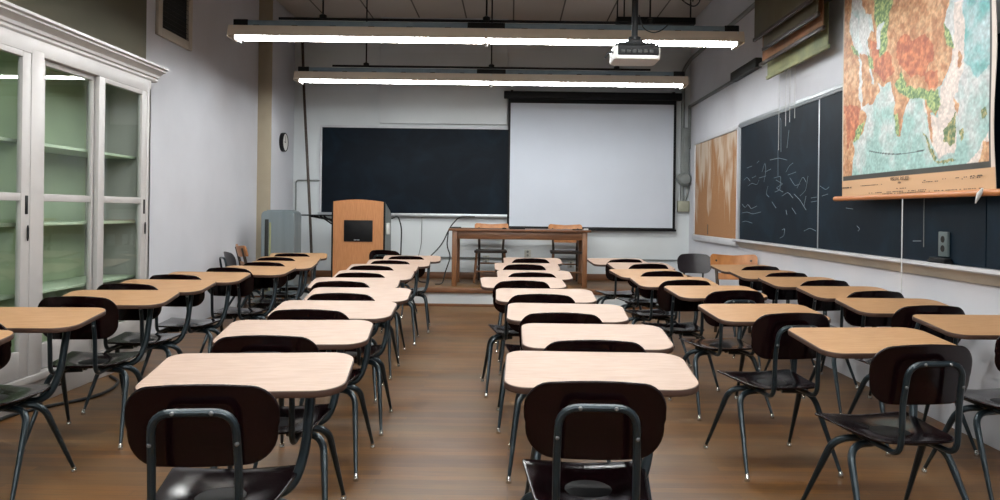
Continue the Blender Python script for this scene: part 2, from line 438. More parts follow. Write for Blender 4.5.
ORD = ['first', 'second', 'third', 'fourth', 'fifth', 'sixth', 'seventh', 'eighth', 'ninth']
unit = make_unit()
top_oak = unit.children[[c.name.split('.')[0] for c in unit.children].index('desktop')].data.copy()
top_oak.materials[0] = M['top_oak']
ROWS = {
 'A': ('oak', 'row beside the glass cabinet', 3, [(-2.29, 2.70), (-2.30, 3.42), (-2.29, 4.265), (-2.36, 4.97), (-2.36, 5.66), (-2.22, 6.35), (-2.18, 7.05), (-2.30, 7.74), (-2.37, 8.45)]),
 'B': ('pale', 'aisle row facing the lectern', 3, [(-.82, 2.29), (-.905, 3.10), (-.93, 3.86), (-.94, 4.59), (-1.11, 5.32), (-1.11, 6.03), (-1.165, 6.79), (-1.12, 7.5), (-1.075, 8.24)]),
 'C': ('pale', "aisle row facing the teacher's table", -2, [(.30, 2.39), (.37, 3.09), (.30, 3.86), (.23, 4.68), (.113, 5.54), (.213, 6.27), (.17, 7.2), (.25, 8.1)]),
 'D': ('oak', 'row between aisle and wall map', 0, [(1.60, 3.09), (1.42, 3.97), (1.45, 5.05), (1.31, 5.77), (1.28, 6.6), (1.35, 7.5), (1.22, 8.2)]),
 'E': ('oak', 'row against the chalkboard wall', 0, [(2.42, 3.60), (2.34, 4.36), (2.40, 5.13), (2.385, 5.91), (2.35, 6.62), (2.38, 7.38)]),
}
YAW = {('B', 0): 6, ('B', 1): 5, ('C', 0): -1, ('C', 1): 0, ('C', 2): -1, ('C', 3): 1, ('C', 4): 5, ('C', 5): 2, ('C', 6): 2, ('C', 7): 2, ('A', 0): 2, ('A', 1): 3, ('A', 2): 6, ('A', 4): 0, ('A', 5): -5, ('A', 7): 6, ('A', 8): 12, ('D', 0): 6, ('D', 1): 8, ('D', 2): 9, ('D', 3): 6, ('D', 4): 13, ('D', 5): 7, ('D', 6): 9, ('E', 0): 3, ('E', 1): 2, ('E', 2): 5, ('E', 3): 7, ('E', 4): 8, ('E', 5): 8}
used = False
for key, (kind, where, yaw, spots) in ROWS.items():
    n = len(spots)
    for i, (x, y) in enumerate(spots):
        a = math.radians(YAW.get((key, i), yaw+random.uniform(-2, 2)))
        lx, ly = .045, -.02
        ox = x-(lx*math.cos(a)-ly*math.sin(a)); oy = y-(lx*math.sin(a)+ly*math.cos(a))
        tone = 'pale' if kind == 'pale' or (key == 'D' and i > 4) else 'oak'
        lab = 'plum chair, %s desktop, %s from %s in %s' % ('pale' if tone == 'pale' else 'oak', ORD[i] if i < n/2 else ORD[n-1-i], 'the back' if i < n/2 else 'platform', where)
        if not used:
            unit.location = (ox, oy, 0); unit.rotation_euler = (0, 0, a); unit['label'] = lab; used = True; r = unit
            for c in unit.children:
                if c.name.startswith('desktop'): pale_top = c.data; c.data = top_oak
        else:
            r = dup(unit, (ox, oy, 0), a, lab, {'desktop': pale_top if tone == 'pale' else top_oak})
# loose shell chairs without a desktop
def loose_chair(label, loc, rz, shellm):
    t = thing('shell_chair', label, 'chair', loc, rz, 'shell chairs without desktops')
    for c in unit.children:
        nm = c.name.split('.')[0]
        if nm.startswith('desk'): continue
        k = c.copy(); k.name = nm; k.parent = t; col.objects.link(k)
        if nm in ('seat', 'backrest'):
            k.data = c.data.copy(); k.data.materials[0] = shellm
        for g in c.children:
            d = g.copy(); d.parent = k; col.objects.link(d)
    return t
loose_chair('charcoal shell chair turned towards the room below the cork board', (2.215, 9.0, 0), math.radians(176), M['shell_grey'])
loose_chair('dark shell chair standing sideways by the wall past the glass cabinet', (-2.92, 8.5, 0), math.radians(-55), M['shell_grey'])
loose_chair('dark shell chair turned askew just before the wooden lectern', (-1.47, 9.40, 0), math.radians(-14), M['shell'])

# ------------------------------------------------------------------ glass fronted cabinet
def cabinet():
    XC, XBk = -3.08, XL; Y0, Y1 = 1.70, 6.48; ZT = 2.40
    t = thing('display_cabinet', 'tall white built-in cabinet with sliding glass doors along the side wall', 'cabinet', (XC, Y0, 0))
    off = Vector((-XC, -Y0, 0)); T = Matrix.Translation(off)
    body = MB()
    body.box((XBk, Y0, 0), (XBk+.02, Y1, ZT), mtx=T)
    body.box((XBk, Y0, 0), (XC-.0, Y0+.03, ZT), mtx=T)
    body.box((XBk, Y0, 2.33), (XC-.05, Y1, ZT-.03), mtx=T); body.box((XBk, Y0, .19), (XC-.06, Y1, .22), mtx=T)
    body.build('carcass', M['cab_inside'], t)
    side = MB().box((XBk, Y1-.03, 0), (XC, Y1, ZT), .003, mtx=T); side.build('end_panel', M['white_wood'], t)
    MB().box((XC-.05, Y0, 0), (XC, Y1, .16), .004, mtx=T).box((XC-.09, Y0, .155), (XC+.015, Y1, .20), .006, mtx=T).build('plinth', M['white_wood'], t)
    # cornice: stepped crown profile
    pr = [(-.16, 0), (0, 0), (.012, .012), (.012, .03), (.03, .035), (.034, .055), (.06, .075), (.085, .085), (.085, .098), (.11, .104), (.11, .122), (-.16, .122)]
    MB().prism([(p[0]+XC+off.x, p[1]+ZT-.03) for p in pr], 'Y', 0, Y1-Y0+.09).build('cornice', M['white_wood'], t)
    MB().box((XC-.06, Y0, 2.27), (XC-.001, Y1, 2.40), .004, mtx=T).build('top_rail', M['white_wood'], t)
    posts = [Y0, 3.27, 4.92, Y1]
    for k, yp in enumerate(posts):
        a, b = (yp, yp+.08) if k == 0 else ((yp-.06, yp) if k == 3 else (yp-.05, yp+.08))
        MB().box((XC-.09, a, .2), (XC, b, 2.30), .004, mtx=T).build('post', M['white_wood'], t)
        if k in (1, 2): MB().box((XBk, yp-.015, .2), (XC-.09, yp+.015, 2.35), mtx=T).build('divider', M['cab_inside'], t)
    for k in range(3):
        a = posts[k]+.08; b = posts[k+1]-(.05 if k < 2 else .06); mid = (a+b)/2
        for j, z in enumerate((.70, 1.16, 1.70)):
            sh = MB().box((XBk+.02, a-.02, z), (XC-.10, b+.02, z+.022), .003, mtx=T); sh.build('shelf', M['shelf_paint'], t)
        st = MB()
        for yy in (a+.55, b-.12, a+.1):
            st.box((XBk+.02, yy, .25), (XBk+.028, yy+.03, 2.3), mtx=T)
            for q in range(60): st.box((XBk+.027, yy+.009, .28+q*.033), (XBk+.0295, yy+.021, .288+q*.033), mi=1, mtx=T)
        st.build('shelf_standard', [M['white_wood'], M['vent']], t)
        for j in range(2):
            y0, y1 = (a, mid+.035) if j == 0 else (mid-.035, b)
            x1 = XC-.045 if j == 0 else XC-.004; x0 = x1-.035
            W = .085; zb, zt_, zm0, zm1 = .205, 2.32, 1.325, 1.375
            f = MB()
            f.box((x0, y0, zb), (x1, y0+W, zt_), .004, mtx=T); f.box((x0, y1-W, zb), (x1, y1, zt_), .004, mtx=T)
            f.box((x0, y0+W, zb), (x1, y1-W, .375), .004, mtx=T); f.box((x0, y0+W, 2.235), (x1, y1-W, zt_), .004, mtx=T)
            f.box((x0+.006, y0+W, zm0), (x1-.002, y1-W, zm1), .004, mtx=T)
            d = f.build('door', M['white_wood'], t)
            MB().box((x0+.013, y0+W-.005, .37), (x0+.018, y1-W+.005, 2.24), mtx=T).build('glass', M['glass'], d)
            yh = y1-.035 if j == 1 else y0+.035
            hd = MB(); hd.box((x1-.002, yh-.014, 1.24), (x1+.004, yh+.014, 1.36), .003, mtx=T) if j == 1 else hd.box((x1-.002, yh-.01, 1.17), (x1+.003, yh+.01, 1.22), .003, mtx=T)
            hd.build('finger_pull', M['black_metal'], d)
            if j == 1:
                MB().tube([off+Vector((x1+.012, yh, z)) for z in (1.07, 1.09, 1.15, 1.17)], [.004, .007, .007, .004], 8).build('lock_latch', M['black_metal'], d)
    return t
cabinet()

# ------------------------------------------------------------------ fluorescent fixtures
def lamp(label, xc, y, z, length=4.9):
    t = thing('strip_light', label, 'ceiling light', (xc, y, z), 0, 'suspended fluorescent strip lights')
    hl = length/2
    # inverted trough reflector, z=0 is the tube axis
    prof = [(-.128, .014), (-.09, .115), (.09, .115), (.128, .014), (.120, .012), (.084, .107), (-.084, .107), (-.120, .012)]
    rf = MB().prism(prof, 'X', -hl, hl)
    for s in (-1, 1): rf.prism([(-.128, .0), (-.09, .115), (.09, .115), (.128, .0)], 'X', s*hl-.004, s*hl+.004)
    rf.build('reflector', M['reflector'], t)
    ch = MB().box((-hl+.03, -.05, .117), (hl-.03, .05, .175), .006)
    for k in range(13):
        x = -hl+.25+k*(length-.5)/12
        ch.box((x-.03, -.055, .112), (x+.03, .055, .13), .004, mi=1)
    ch.box((-.18, -.058, .112), (.18, .058, .178), .008, mi=1)
    for s in (-1, 1): ch.box((s*(hl-.1)-.07, -.056, .112), (s*(hl-.1)+.07, .056, .182), .008, mi=1)
    ch.build('channel', [M['housing'], M['black_metal']], t)
    MB().tube([(-hl+.45, 0, .205), (hl-.45, 0, .205)], .013, 10).build('support_rail', M['black_metal'], t)
    for x in (-hl*.5-.35, 0., hl*.5+.35):
        MB().tube([(x, 0, .2), (x, 0, .22), (x, 0, .24), (x, 0, .255), (x, 0, ZC-z)], [.03, .036, .036, .009, .009], 12).build('hanger_stem', M['black_metal'], t)
    for sx in (-1, 1):
        for sy in (-.055, .055):
            x0, x1 = sorted((sx*.012, sx*(hl-.06)))
            MB().tube([(q, sy, .021) for q in (x0, x0+.02, x0+.03, x1-.03, x1-.02, x1)], [.016, .016, .021, .021, .016, .016], 12).build('fluorescent_tube', M['tube_light'], t)
        MB().box((sx*.002-.008, -.1, -.025), (sx*.002+.008, .1, .11), .003).build('lamp_holder', M['white_plastic'], t)
        MB().box((sx*(hl-.055)-.006, -.1, -.02), (sx*(hl-.055)+.006, .1, .11), .003).build('lamp_holder', M['white_plastic'], t)
    return t
lamp('fluorescent strip light hung directly above the front platform edge', -.27, 9.56, 2.90)
lamp('fluorescent strip light hung behind the ceiling projector, longer looking of the two', -.26, 7.32, 2.925)
for y in (5.1, 2.9, .7, -1.4):
    lamp('fluorescent strip light over the rear half of the classroom', -.26, y, 2.92)
    
# ------------------------------------------------------------------ projector
pj = thing('ceiling_projector', 'white projector with black connector panel hanging from a black pole', 'projector', (.99, 6.2, 2.49))
def chips(mb, items, mi=0):
    for a, b in items: mb.box(a, b, .004, mi)
    return mb
bd = MB().slab(rrect(-.19, .19, -.15, .15, .05), .115, lambda x, y, z: Vector((x, y, .0925+z)), .02)
bd.build('housing', M['white_plastic'], pj)
pn = MB().box((-.155, -.158, .066), (.172, -.14, .152), .01)
for k in range(6): pn.box((-.13+k*.045, -.162, .085), (-.10+k*.045, -.156, .11), .003, mi=1)
pn.build('connector_panel', [M['black'], M['vent']], pj)
MB().lathe([(0, .17), (.045, .17), (.05, .165), (.05, .13), (0, .13)], (.09, 0, .09), 'Y', 20).build('lens', M['black'], pj)
mt = MB().box((-.15, -.13, .160), (.15, .13, .174), .006).box((-.06, -.07, .18), (.06, .07, .215), .01)
for s in (-1, 1): mt.tube([(s*.05, 0, .20), (s*.16, .02, .18)], .012, 8)
mt.lathe([(.0, .19), (.05, .19), (.05, .24), (.03, .25), (0, .25)], (0, 0, 0), 'Z', 16)
mt.build('mount', M['black_metal'], pj)
MB().tube([(0, 0, .23), (0, 0, ZC-2.49)], .026, 14).build('pole', M['black_metal'], pj)
MB().tube(fillet([(.03, -.02, .42), (.06, -.05, .30), (.14, -.04, .27), (.22, .0, .30), (.28, .03, .36)], .04), .005, 8).tube(fillet([(-.19, -.1, .10), (-.23, -.12, .09), (-.25, -.1, .05)], .02), .008, 8).build('cable', M['cable'], pj)
# black junction channel bolted above the near strip light
jc = MB().box((1.02, 7.50, 3.17), (1.80, 7.62, 3.24), .008)
for x in (1.1, 1.76): jc.tube([(x, 7.56, 3.23), (x, 7.56, ZC)], .008, 8)
tag(jc.build('cable_channel', M['black_metal']), 'flat black cable channel hung from the ceiling beside the projector pole', 'cable channel')
# looped cable
tag(MB().tube(fillet([(1.52, 7.3, ZC), (1.53, 7.3, 3.6), (1.60, 7.3, 3.35), (1.74, 7.3, 3.28), (1.80, 7.3, 3.36), (1.74, 7.3, 3.42), (1.72, 7.31, 3.34)], .1), .007, 8).build('hanging_cable', M['cable']), 'thin dark cable looping down from the ceiling right of the projector pole', 'cable')

# ------------------------------------------------------------------ front wall: chalkboard, screen
def framed_board(name, label, cat, x0, x1, z0, z1, y, m):
    t = thing(name, label, cat, ((x0+x1)/2, y, z0)); hw = (x1-x0)/2; h = z1-z0
    p = MB().box((-hw, -.02, 0), (hw, 0, h)); p.build('slate_panel', m, t)
    f = MB(); f.box((-hw-.035, -.03, -.01), (-hw, 0, h+.035), .004); f.box((hw, -.03, -.01), (hw+.035, 0, h+.035), .004); f.box((-hw, -.03, h), (hw, 0, h+.035), .004)
    f.build('frame', M['frame_white'], t)
    MB().box((-hw-.04, -.09, -.05), (hw+.04, 0, 0), .006).build('chalk_tray', M['alu'], t)
    return t
framed_board('chalkboard', 'wide dark chalkboard on the front wall behind the lectern and white screen', 'chalkboard', -2.915, .95, 1.255, 2.56, YF, M['board_front'])
sc = thing('projection_screen', 'white pull-down projection screen hanging over the front chalkboard', 'projector screen', (1.24, 11.6, 1.05))
zt = 2.03
MB().tube([(-1.36, 0, zt), (1.33, 0, zt)], .05, 16).box((-1.37, -.06, zt-.055), (1.34, .06, zt+.055), .012).build('roller_case', M['black_metal'], sc)
MB().box((-1.30, -.003, 0), (1.265, .003, zt-.03)).build('screen_border', M['black'], sc)
MB().box((-1.265, -.006, .03), (1.225, -.0035, zt-.12)).build('white_sheet', M['screen'], sc)
MB().box((-1.32, -.012, -.02), (1.285, .012, .01), .005).build('weight_bar', M['black_metal'], sc)
bk = MB()
for x in (-1.25, 1.22): bk.box((x-.02, -.02, zt+.03), (x+.02, .1, zt+.075), .004)
bk.build('bracket', M['black_metal'], sc)

# front wall pipework
def pipe(name, label, cat, paths, r, m='pipe', fr=.05):
    mb = MB()
    for p in paths: mb.tube(fillet(p, fr), r, 10)
    return tag(mb.build(name, M[m]), label, cat)
yw = YF-.02
pipe('wall_conduit', 'thin grey conduit running level along the front wall below the tray', 'conduit', [[(-2.4, yw, .585), (XR-.1, yw, .585)]], .012)
pipe('wall_conduit', 'thin conduit dropping by the corner left of the front chalkboard', 'conduit', [[(-2.93, yw, 1.74), (-3.31, yw, 1.74), (-3.31, yw, .7)]], .011)
pipe('wall_conduit', 'tall grey conduit rising in the corner beside the projection screen', 'conduit', [[(2.62, YF-.03, 1.45), (2.62, YF-.03, 3.50), (XR-.03, YF-.12, 3.66), (XR-.03, 7.2, 3.66)]], .028)
rc = MB().box((2.62, YF-.09, 1.86), (2.71, YF, 2.62), .012); tag(rc.build('wall_raceway', M['pipe']), 'upright grey metal duct beside the right edge of the screen', 'duct')
bl = MB().lathe([(0, -.09), (.07, -.085), (.10, -.05), (.11, -.01), (.11, 0), (0, 0)], (2.64, YF-.09, 1.83), 'Y', 20); tag(bl.build('alarm_bell', M['pipe']), 'round grey bell under the duct beside the screen', 'bell')
pipe('wall_conduit', 'short curved conduit linking the bell to the beige box', 'conduit', [[(2.71, YF-.03, 1.8), (2.71, YF-.03, 1.62), (2.66, YF-.03, 1.50)]], .02)
jb = MB().box((2.55, YF-.08, 1.33), (2.73, YF, 1.50), .008).box((2.57, YF-.085, 1.345), (2.71, YF-.078, 1.485), .004); tag(jb.build('junction_box', M['box']), 'square beige electrical box in the corner beside the screen', 'electrical box')
rw = MB().box((XR-.04, 6.6, 2.93), (XR, YF-.02, 2.965), .005).box((XR-.04, YF-.06, 2.3), (XR, YF-.02, 2.95), .005); tag(rw.build('wall_raceway', M['pipe']), 'slim grey raceway running along the wall above the cork board', 'duct')
xb = MB().box((XR-.08, 8.35, 2.92), (XR, 9.3, 3.03), .01); tag(xb.build('raceway_box', M['vent']), 'long dark box on the raceway beside the retracted charts', 'electrical box')
for (x, z, lab) in ((-.375, .56, 'outlet behind the chair at the lectern end of the table'), (.265, .66, 'small outlet on the front wall between the two wooden chairs'), (.93, .50, 'outlet low on the front wall behind the second wooden chair')):
    o = thing('wall_outlet', 'ivory '+lab, 'outlet', (x, YF, z), 0, 'outlets on the front wall')
    MB().box((-.05, -.012, -.06), (.05, 0, .06), .005).build('cover_plate', M['plate'], o)
    s_ = MB()
    for k in (-.028, .028): s_.lathe([(0, -.016), (.017, -.016), (.019, -.010), (.019, -.008)], (0, 0, k), 'Y', 16)
    s_.build('socket', M['pipe'], o)

# clock on the column
ck = thing('wall_clock', 'round black-rimmed wall clock on the column beside the corner', 'clock', (-3.36, 11.1, 2.27))
MB().lathe([(0, 0), (.135, 0), (.14, .012), (.14, .05), (.128, .06), (.122, .05), (0, .048)], (0, 0, 0), 'X', 32).build('rim', M['black'], ck)
MB().lathe([(0, .052), (.121, .052)], (0, 0, 0), 'X', 32).build('dial', M['white_plastic'], ck)
hnd = MB().box((.053, -.004, -.01), (.056, .004, .085)).box((.053, -.06, -.004), (.056, .01, .004)); hnd.build('hands', M['black'], ck)

# window pole leaning in the corner
tag(MB().tube([(-2.86, 11.0, PZ), (-2.95, 11.16, 1.2), (-3.13, 11.42, 3.0), (-3.23, 11.6, 4.15)], .02, 10).build('window_pole', M['dark_wood']), 'long dark wooden pole leaning into the corner behind the lectern', 'pole')

# grey convector cabinet on the floor before the platform
hc = thing('heater_cabinet', 'grey enamelled heater cabinet with rounded top near the clock column', 'heater', (-3.01, 9.98, 0))
MB().slab(rrect(-.215, .215, 0, 1.27, (.01, .01, .06, .06)), .34, lambda x, y, z: Vector((x, z, y)), .012).build('casing', M['grey_metal'], hc)
MB().box((-.165, -.176, .12), (-.115, -.165, 1.16), .006).build('grille_slot', M['vent'], hc)
MB().box((-.108, -.180, .12), (-.085, -.165, 1.12), .004).build('control_strip', M['chart_green'], hc)
MB().box((-.15, -.15, 1.27), (.15, .15, 1.283), .005).build('top_cap', M['grey_metal'], hc)

# lectern
lc = thing('lectern', 'oak laminate lectern with a black panel standing before the front chalkboard', 'lectern', (-2.10, 10.47, PZ))
def arch(x0, x1, h, rise, n=12):
    return [(x0, 0), (x1, 0)]+[(x1+(x0-x1)*k/n, h+rise*math.sin(math.pi*k/n)) for k in range(n+1)]
MB().prism(arch(-.345, .345, 1.15, .03), 'Y', -.01, .02).build('front_panel', M['lectern'], lc)
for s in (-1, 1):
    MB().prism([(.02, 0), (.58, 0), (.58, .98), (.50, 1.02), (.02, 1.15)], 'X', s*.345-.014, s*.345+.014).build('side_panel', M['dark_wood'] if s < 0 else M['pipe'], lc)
MB().prism([(-.01, 0), (.02, 0), (.02, 1.148), (-.01, 1.148)], 'X', -.368, -.346).prism([(-.01, 0), (.02, 0), (.02, 1.148), (-.01, 1.148)], 'X', .346, .368).build('edge_trim', M['black'], lc)
tp = MB().box((-.33, 0, -.012), (.33, .52, .012), .004, mtx=Matrix.Translation((0, .03, 1.10)) @ Matrix.Rotation(math.radians(-11), 4, 'X')); tp.build('sloped_top', M['lectern'], lc)
MB().box((-.195, -.022, .60), (.20, -.009, .895), .004).build('black_panel', M['black'], lc)
MB().box((-.055, -.0235, .618), (-.018, -.0215, .628)).box((-.012, -.0235, .618), (.022, -.0215, .628)).build('nameplate', M['alu'], lc)
ss = MB().box((-.86, .15, .945), (-.37, .45, .962), .004)
for yy in (.2, .4): ss.tube([(-.36, yy, .80), (-.58, yy, .945)], .011, 8).tube([(-.36, yy, .88), (-.72, yy, .94)], .011, 8)
ss.build('side_shelf', M['black_metal'], lc)
MB().box((.36, .12, .70), (.40, .26, .86), .006).build('control_box', M['white_plastic'], lc)
tag(MB().tube(fillet([(-1.69, 10.75, 1.18), (-1.60, 10.78, 1.22), (-1.55, 10.8, 1.05), (-1.56, 10.8, .6), (-1.66, 10.85, PZ+.01), (-1.70, 11.0, PZ+.01)], .08), .010, 8).build('power_cable', M['cable']), 'black cable curving down beside the lectern', 'cable')
tag(MB().tube(fillet([(-1.36, 11.62, 1.2), (-1.36, 11.6, .8), (-1.42, 11.55, .5), (-1.5, 11.5, PZ+.006), (-1.62, 11.4, PZ+.006)], .08), .006, 8).build('thin_cable', M['pipe']), 'thin grey cable hanging below the front chalkboard tray', 'cable')

# ------------------------------------------------------------------ teacher's table and wooden chairs
tb = thing('teacher_table', "long oak teacher's table with plain legs on the platform", 'table', (.125, 10.82, PZ))
hw, hd_, ht = .985, .36, .795
MB().box((-hw, -hd_, ht-.03), (hw, hd_, ht), .006).build('tabletop', M['wood_h'], tb)
ap = MB()
ap.box((-.92, -.32, ht-.14), (.92, -.295, ht-.03), .003); ap.box((-.92, .295, ht-.14), (.92, .32, ht-.03), .003)
for s in (-1, 1): ap.box((s*.92-.0125, -.30, ht-.14), (s*.92+.0125, .30, ht-.03), .003)
ap.build('apron', M['wood_h'], tb)
for sx in (-1, 1):
    for sy in (-1, 1):
        MB().box((sx*.90-.034, sy*.30-.034, .001), (sx*.90+.034, sy*.30+.034, ht-.03), .005).build('leg', M['wood'], tb)

def wooden_chair(label, loc, rz, lower=True, seatm='chair_wood'):
    """seat front at local +y; sitter faces +y"""
    t = thing('wooden_chair', label, 'chair', loc, rz, 'old oak chairs')
    MB().slab(rrect(-.235, .235, -.22, .22, (.04, .04, .05, .05)), .035, lambda x, y, z: Vector((x*(1+.12*y), y, .455+z-.012*math.exp(-(x*x+y*y)/.03))), .01).build('seat', M[seatm], t)
    for s in (-1, 1):
        MB().tube([(s*.20, .18, .44), (s*.215, .215, .22), (s*.23, .25, 0)], [.020, .019, .016], 10).build('front_leg', M['wood'], t)
        MB().tube([(s*.185, -.245, 0), (s*.18, -.20, .25), (s*.175, -.185, .45), (s*.185, -.215, .65), (s*.19, -.26, .83)], [.017, .019, .020, .018, .016], 10).build('back_post', M['dark_wood'], t)
        MB().tube([(s*.185, -.21, .22), (s*.218, .22, .20)], .012, 8).build('side_stretcher', M['wood'], t)
    MB().tube([(-.216, .225, .17), (.216, .225, .17)], .014, 8).build('front_stretcher', M['wood'], t)
    MB().tube([(-.18, -.22, .26), (.18, -.22, .26)], .012, 8).build('rear_stretcher', M['wood'], t)
    MB().slab(rrect(-.255, .255, -.065, .065, (.02, .02, .04, .04)), .022, lambda x, y, z: Vector((x, -.225+z-.7*(.06-x*x)-.25*y, .79+y-.008*math.cos(x/.255*3.14))), .007).build('top_rail', M['chair_wood'], t)
    if lower: MB().slab(rrect(-.17, .17, -.035, .035, .01), .014, lambda x, y, z: Vector((x, -.205+z-.25*y, .62+y)), .004).build('back_slat', M['chair_wood'], t)
    kn = MB()
    for s in (-1, 1): kn.lathe([(0, .012), (.012, .011), (.016, 0)], (s*.19, -.238, .79), 'Y', 12)
    kn.build('rail_plug', M['dark_wood'], t)
    return t
wooden_chair("oak chair tucked under the teacher's table at its lectern end", (-.29, 11.22, PZ), math.pi, False, 'dark_wood')
wooden_chair("oak chair tucked under the teacher's table at its end near the wall map", (.82, 11.22, PZ), math.pi, True, 'dark_wood')
wooden_chair('oak chair with two dark rail plugs by the wall below the cork board', (2.44, 8.13, 0), math.radians(176))
wooden_chair('oak chair standing sideways at the wall near the heater cabinet', (-3.02, 9.22, 0), math.radians(-60))

for (x0, y0, z0, x1, y1, z1, nm, lab, cat, m) in (
  (-.02, 10.60, 0, .20, 10.64, .022, 'chalk_holder', "black chalk holder lying near the middle of the teacher's table", 'chalk holder', 'black'),
  (-.12, 10.63, 0, -.06, 10.66, .016, 'marker_pen', "short black pen lying beside the chalk holder on the table", 'pen', 'black'),
  (.86, 10.60, 0, 1.00, 10.63, .014, 'remote_control', "flat black remote lying before the second chair on the table", 'remote control', 'black'),
  (1.02, 10.58, 0, 1.08, 10.62, .022, 'chalk_box', "small white box at the far corner of the teacher's table", 'box', 'white_plastic')):
    b_ = MB().box((x0, y0, PZ+ht+.0005), (x1, y1, PZ+ht+z1), .004)
    if nm == 'chalk_holder':
        b_.box((x0+.02, y0+.005, PZ+ht+z1-.002), (x1-.02, y1-.005, PZ+ht+z1+.006), .002)
    tag(b_.build(nm, M[m]), lab, cat)
tag(MB().tube(fillet([(-.55, YF-.1, 1.215), (-.78, YF-.14, 1.22), (-.90, 11.2, 1.06), (-1.0, 11.1, .80), (-1.25, 11.0, .55), (-1.35, 11.0, PZ+.01), (-1.2, 10.9, PZ+.01)], .15), .009, 8).build('long_cable', M['cable']), "black cable sagging from the chalk tray past the table's lectern end", 'cable')
tag(MB().tube(fillet([(-.70, 10.75, PZ+ht+.012), (-.875, 10.72, PZ+ht+.012), (-.90, 10.72, .80), (-.84, 10.72, .66), (-.92, 10.70, .42), (-.95, 10.68, PZ+.01), (-1.05, 10.65, PZ+.01)], .07), .009, 8).build('table_cable', M['cable']), "black cable dangling over the lectern end of the teacher's table", 'cable')
tag(MB().tube(fillet([(-3.06, 4.4, .011), (-3.04, 4.7, .011), (-2.95, 4.88, .011), (-2.79, 5.12, .011), (-2.80, 5.4, .011), (-2.88, 5.62, .011), (-3.02, 5.76, .011)], .2, 8), .011, 8).build('floor_cable', M['cable']), 'black cable snaking over the floor beside the cabinet plinth', 'cable')

# ------------------------------------------------------------------ right wall: cork board, chalkboard
cb = thing('cork_board', 'worn cork board with pale scuffs on the wall near the corner', 'notice board', (XR, 10.2, .99))
MB().box((-.015, -1.06, 0), (0, 1.06, 1.34)).build('cork_panel', M['cork'], cb)
cb.children[0].location = (0, 0, 0)
f = MB()
for a, b in (((-.035, -1.10, -.04), (0, -1.055, 1.385)), ((-.035, 1.055, -.04), (0, 1.10, 1.385)), ((-.035, -1.06, 1.335), (0, 1.06, 1.385)), ((-.045, -1.10, -.07), (0, 1.10, .01))): f.box(a, b, .005)
f.build('frame', M['frame_white'], cb)
MB().box((-.019, .30, .03), (-.014, .325, .17), .001).build('tape_strip', M['dark_wood'], cb)

BX = XR-.025
rb = thing('chalkboard', 'long slate chalkboard with faint writing on the wall behind the map', 'chalkboard', (XR, 6.0, .99))
for (a, b) in ((.73, 3.02), (-1.65, .72), (-3.9, -1.66)):
    MB().box((-.022, a, .02), (0, b, 1.345)).build('slate_panel', M['board'], rb)
f = MB(); f.box((-.035, -3.94, 1.34), (0, 3.06, 1.40), .005); f.box((-.035, 3.02, -.0), (0, 3.06, 1.38), .005); f.box((-.026, .715, .02), (-.0, .735, 1.345), .003); f.box((-.042, -3.94, 1.36), (0, 3.06, 1.375), .003)
f.build('frame', M['alu'], rb)
MB().prism([(-.10, .0), (-.10, .022), (-.085, .022), (-.08, .012), (0, .012), (0, -.01), (-.09, -.01)], 'Y', -3.94, 3.08).build('chalk_tray', M['frame_white'], rb)
MB().prism([(-.07, -.01), (0, -.01), (0, -.075), (-.02, -.075)], 'Y', -3.94, 3.02).build('tray_support', M['ledge'], rb)
# chalk writing: (u, v) strokes read off the wall plane, stored as points on the slate
def on_wall(u, v, X):
    du, dv = u-U0, v-V0
    c, s = math.cos(-ROLL), math.sin(-ROLL)
    a, b = du*c-dv*s, du*s+dv*c
    y = X*F/a
    return Vector((X, y, H-b*y/F))
strokes = [
 [(744,180),(747,177),(750,181)],[(752,178),(756,176)],[(748,186),(752,183),(757,185),(759,180)],
 [(762,172),(765,162),(766,170),(764,182)],[(765,172),(771,169)],[(759,178),(766,176)],[(774,178),(781,176),(780,190),(775,192)],
 [(776,180),(783,184),(776,188),(783,192)],[(786,172),(789,166),(793,163)],[(788,175),(796,172)],[(790,178),(795,186),(800,184)],[(797,188),(803,176),(806,182)],
 [(782,196),(788,192),(793,198)],[(794,194),(800,200),(806,210)],[(800,196),(806,190),(808,176)],[(806,196),(804,206)],
 [(811,198),(817,197)],[(811,202),(817,201)],[(820,186),(826,190),(829,187)],[(822,196),(828,194)],
 [(742,204),(745,208),(748,204),(751,209),(757,206)],[(742,213),(747,212),(753,214),(761,212)],[(742,222),(746,221),(752,223)],
 [(782,230),(785,228),(784,236),(780,238)],[(804,231),(810,228),(816,231)],[(781,152),(781,120),(780,118)],[(787,148),(789,130)],[(757,163),(759,161)],
 [(770,160),(779,158),(787,160)],[(778,150),(778,176)],[(857,226),(860,229),(858,231)],[(846,208),(853,209)],[(913,241),(921,241)],
 [(747,168),(752,166)],[(768,186),(766,194),(769,197)],[(792,208),(796,214)],[(786,210),(787,215)],[(772,202),(776,208)],
]
for st_ in strokes:
    P = [on_wall(u, v, XR-.0235) for u, v in st_]
    P = [p-Vector((XR, 6.0, .99)) for p in P]
    if len(P) > 2: P = fillet(P, .04, 3)
    MB().tube(P, .0026, 5).build('chalk_stroke', M['chalk'], rb)

er = thing('chalk_eraser', 'black felt eraser lying on the chalk tray under the socket plate', 'eraser', (XR-.056, 4.75, 1.0125))
MB().box((-.028, -.095, 0), (.028, .095, .018), .004).build('felt_pad', M['black'], er)
MB().box((-.024, -.09, .018), (.024, .09, .032), .006).build('grip', M['black_metal'], er)
so = thing('socket_plate', 'grey upright plate with two round sockets low on the slate', 'outlet', (XR-.0225, 4.75, 1.052))
MB().box((-.018, -.05, 0), (0, .05, .155), .004).build('cover_plate', M['socket'], so)
sk = MB()
for k in (.05, .108): sk.lathe([(0, -.020), (.02, -.020), (.023, -.016)], (0, 0, k), 'X', 18)
sk.build('socket', M['black'], so)

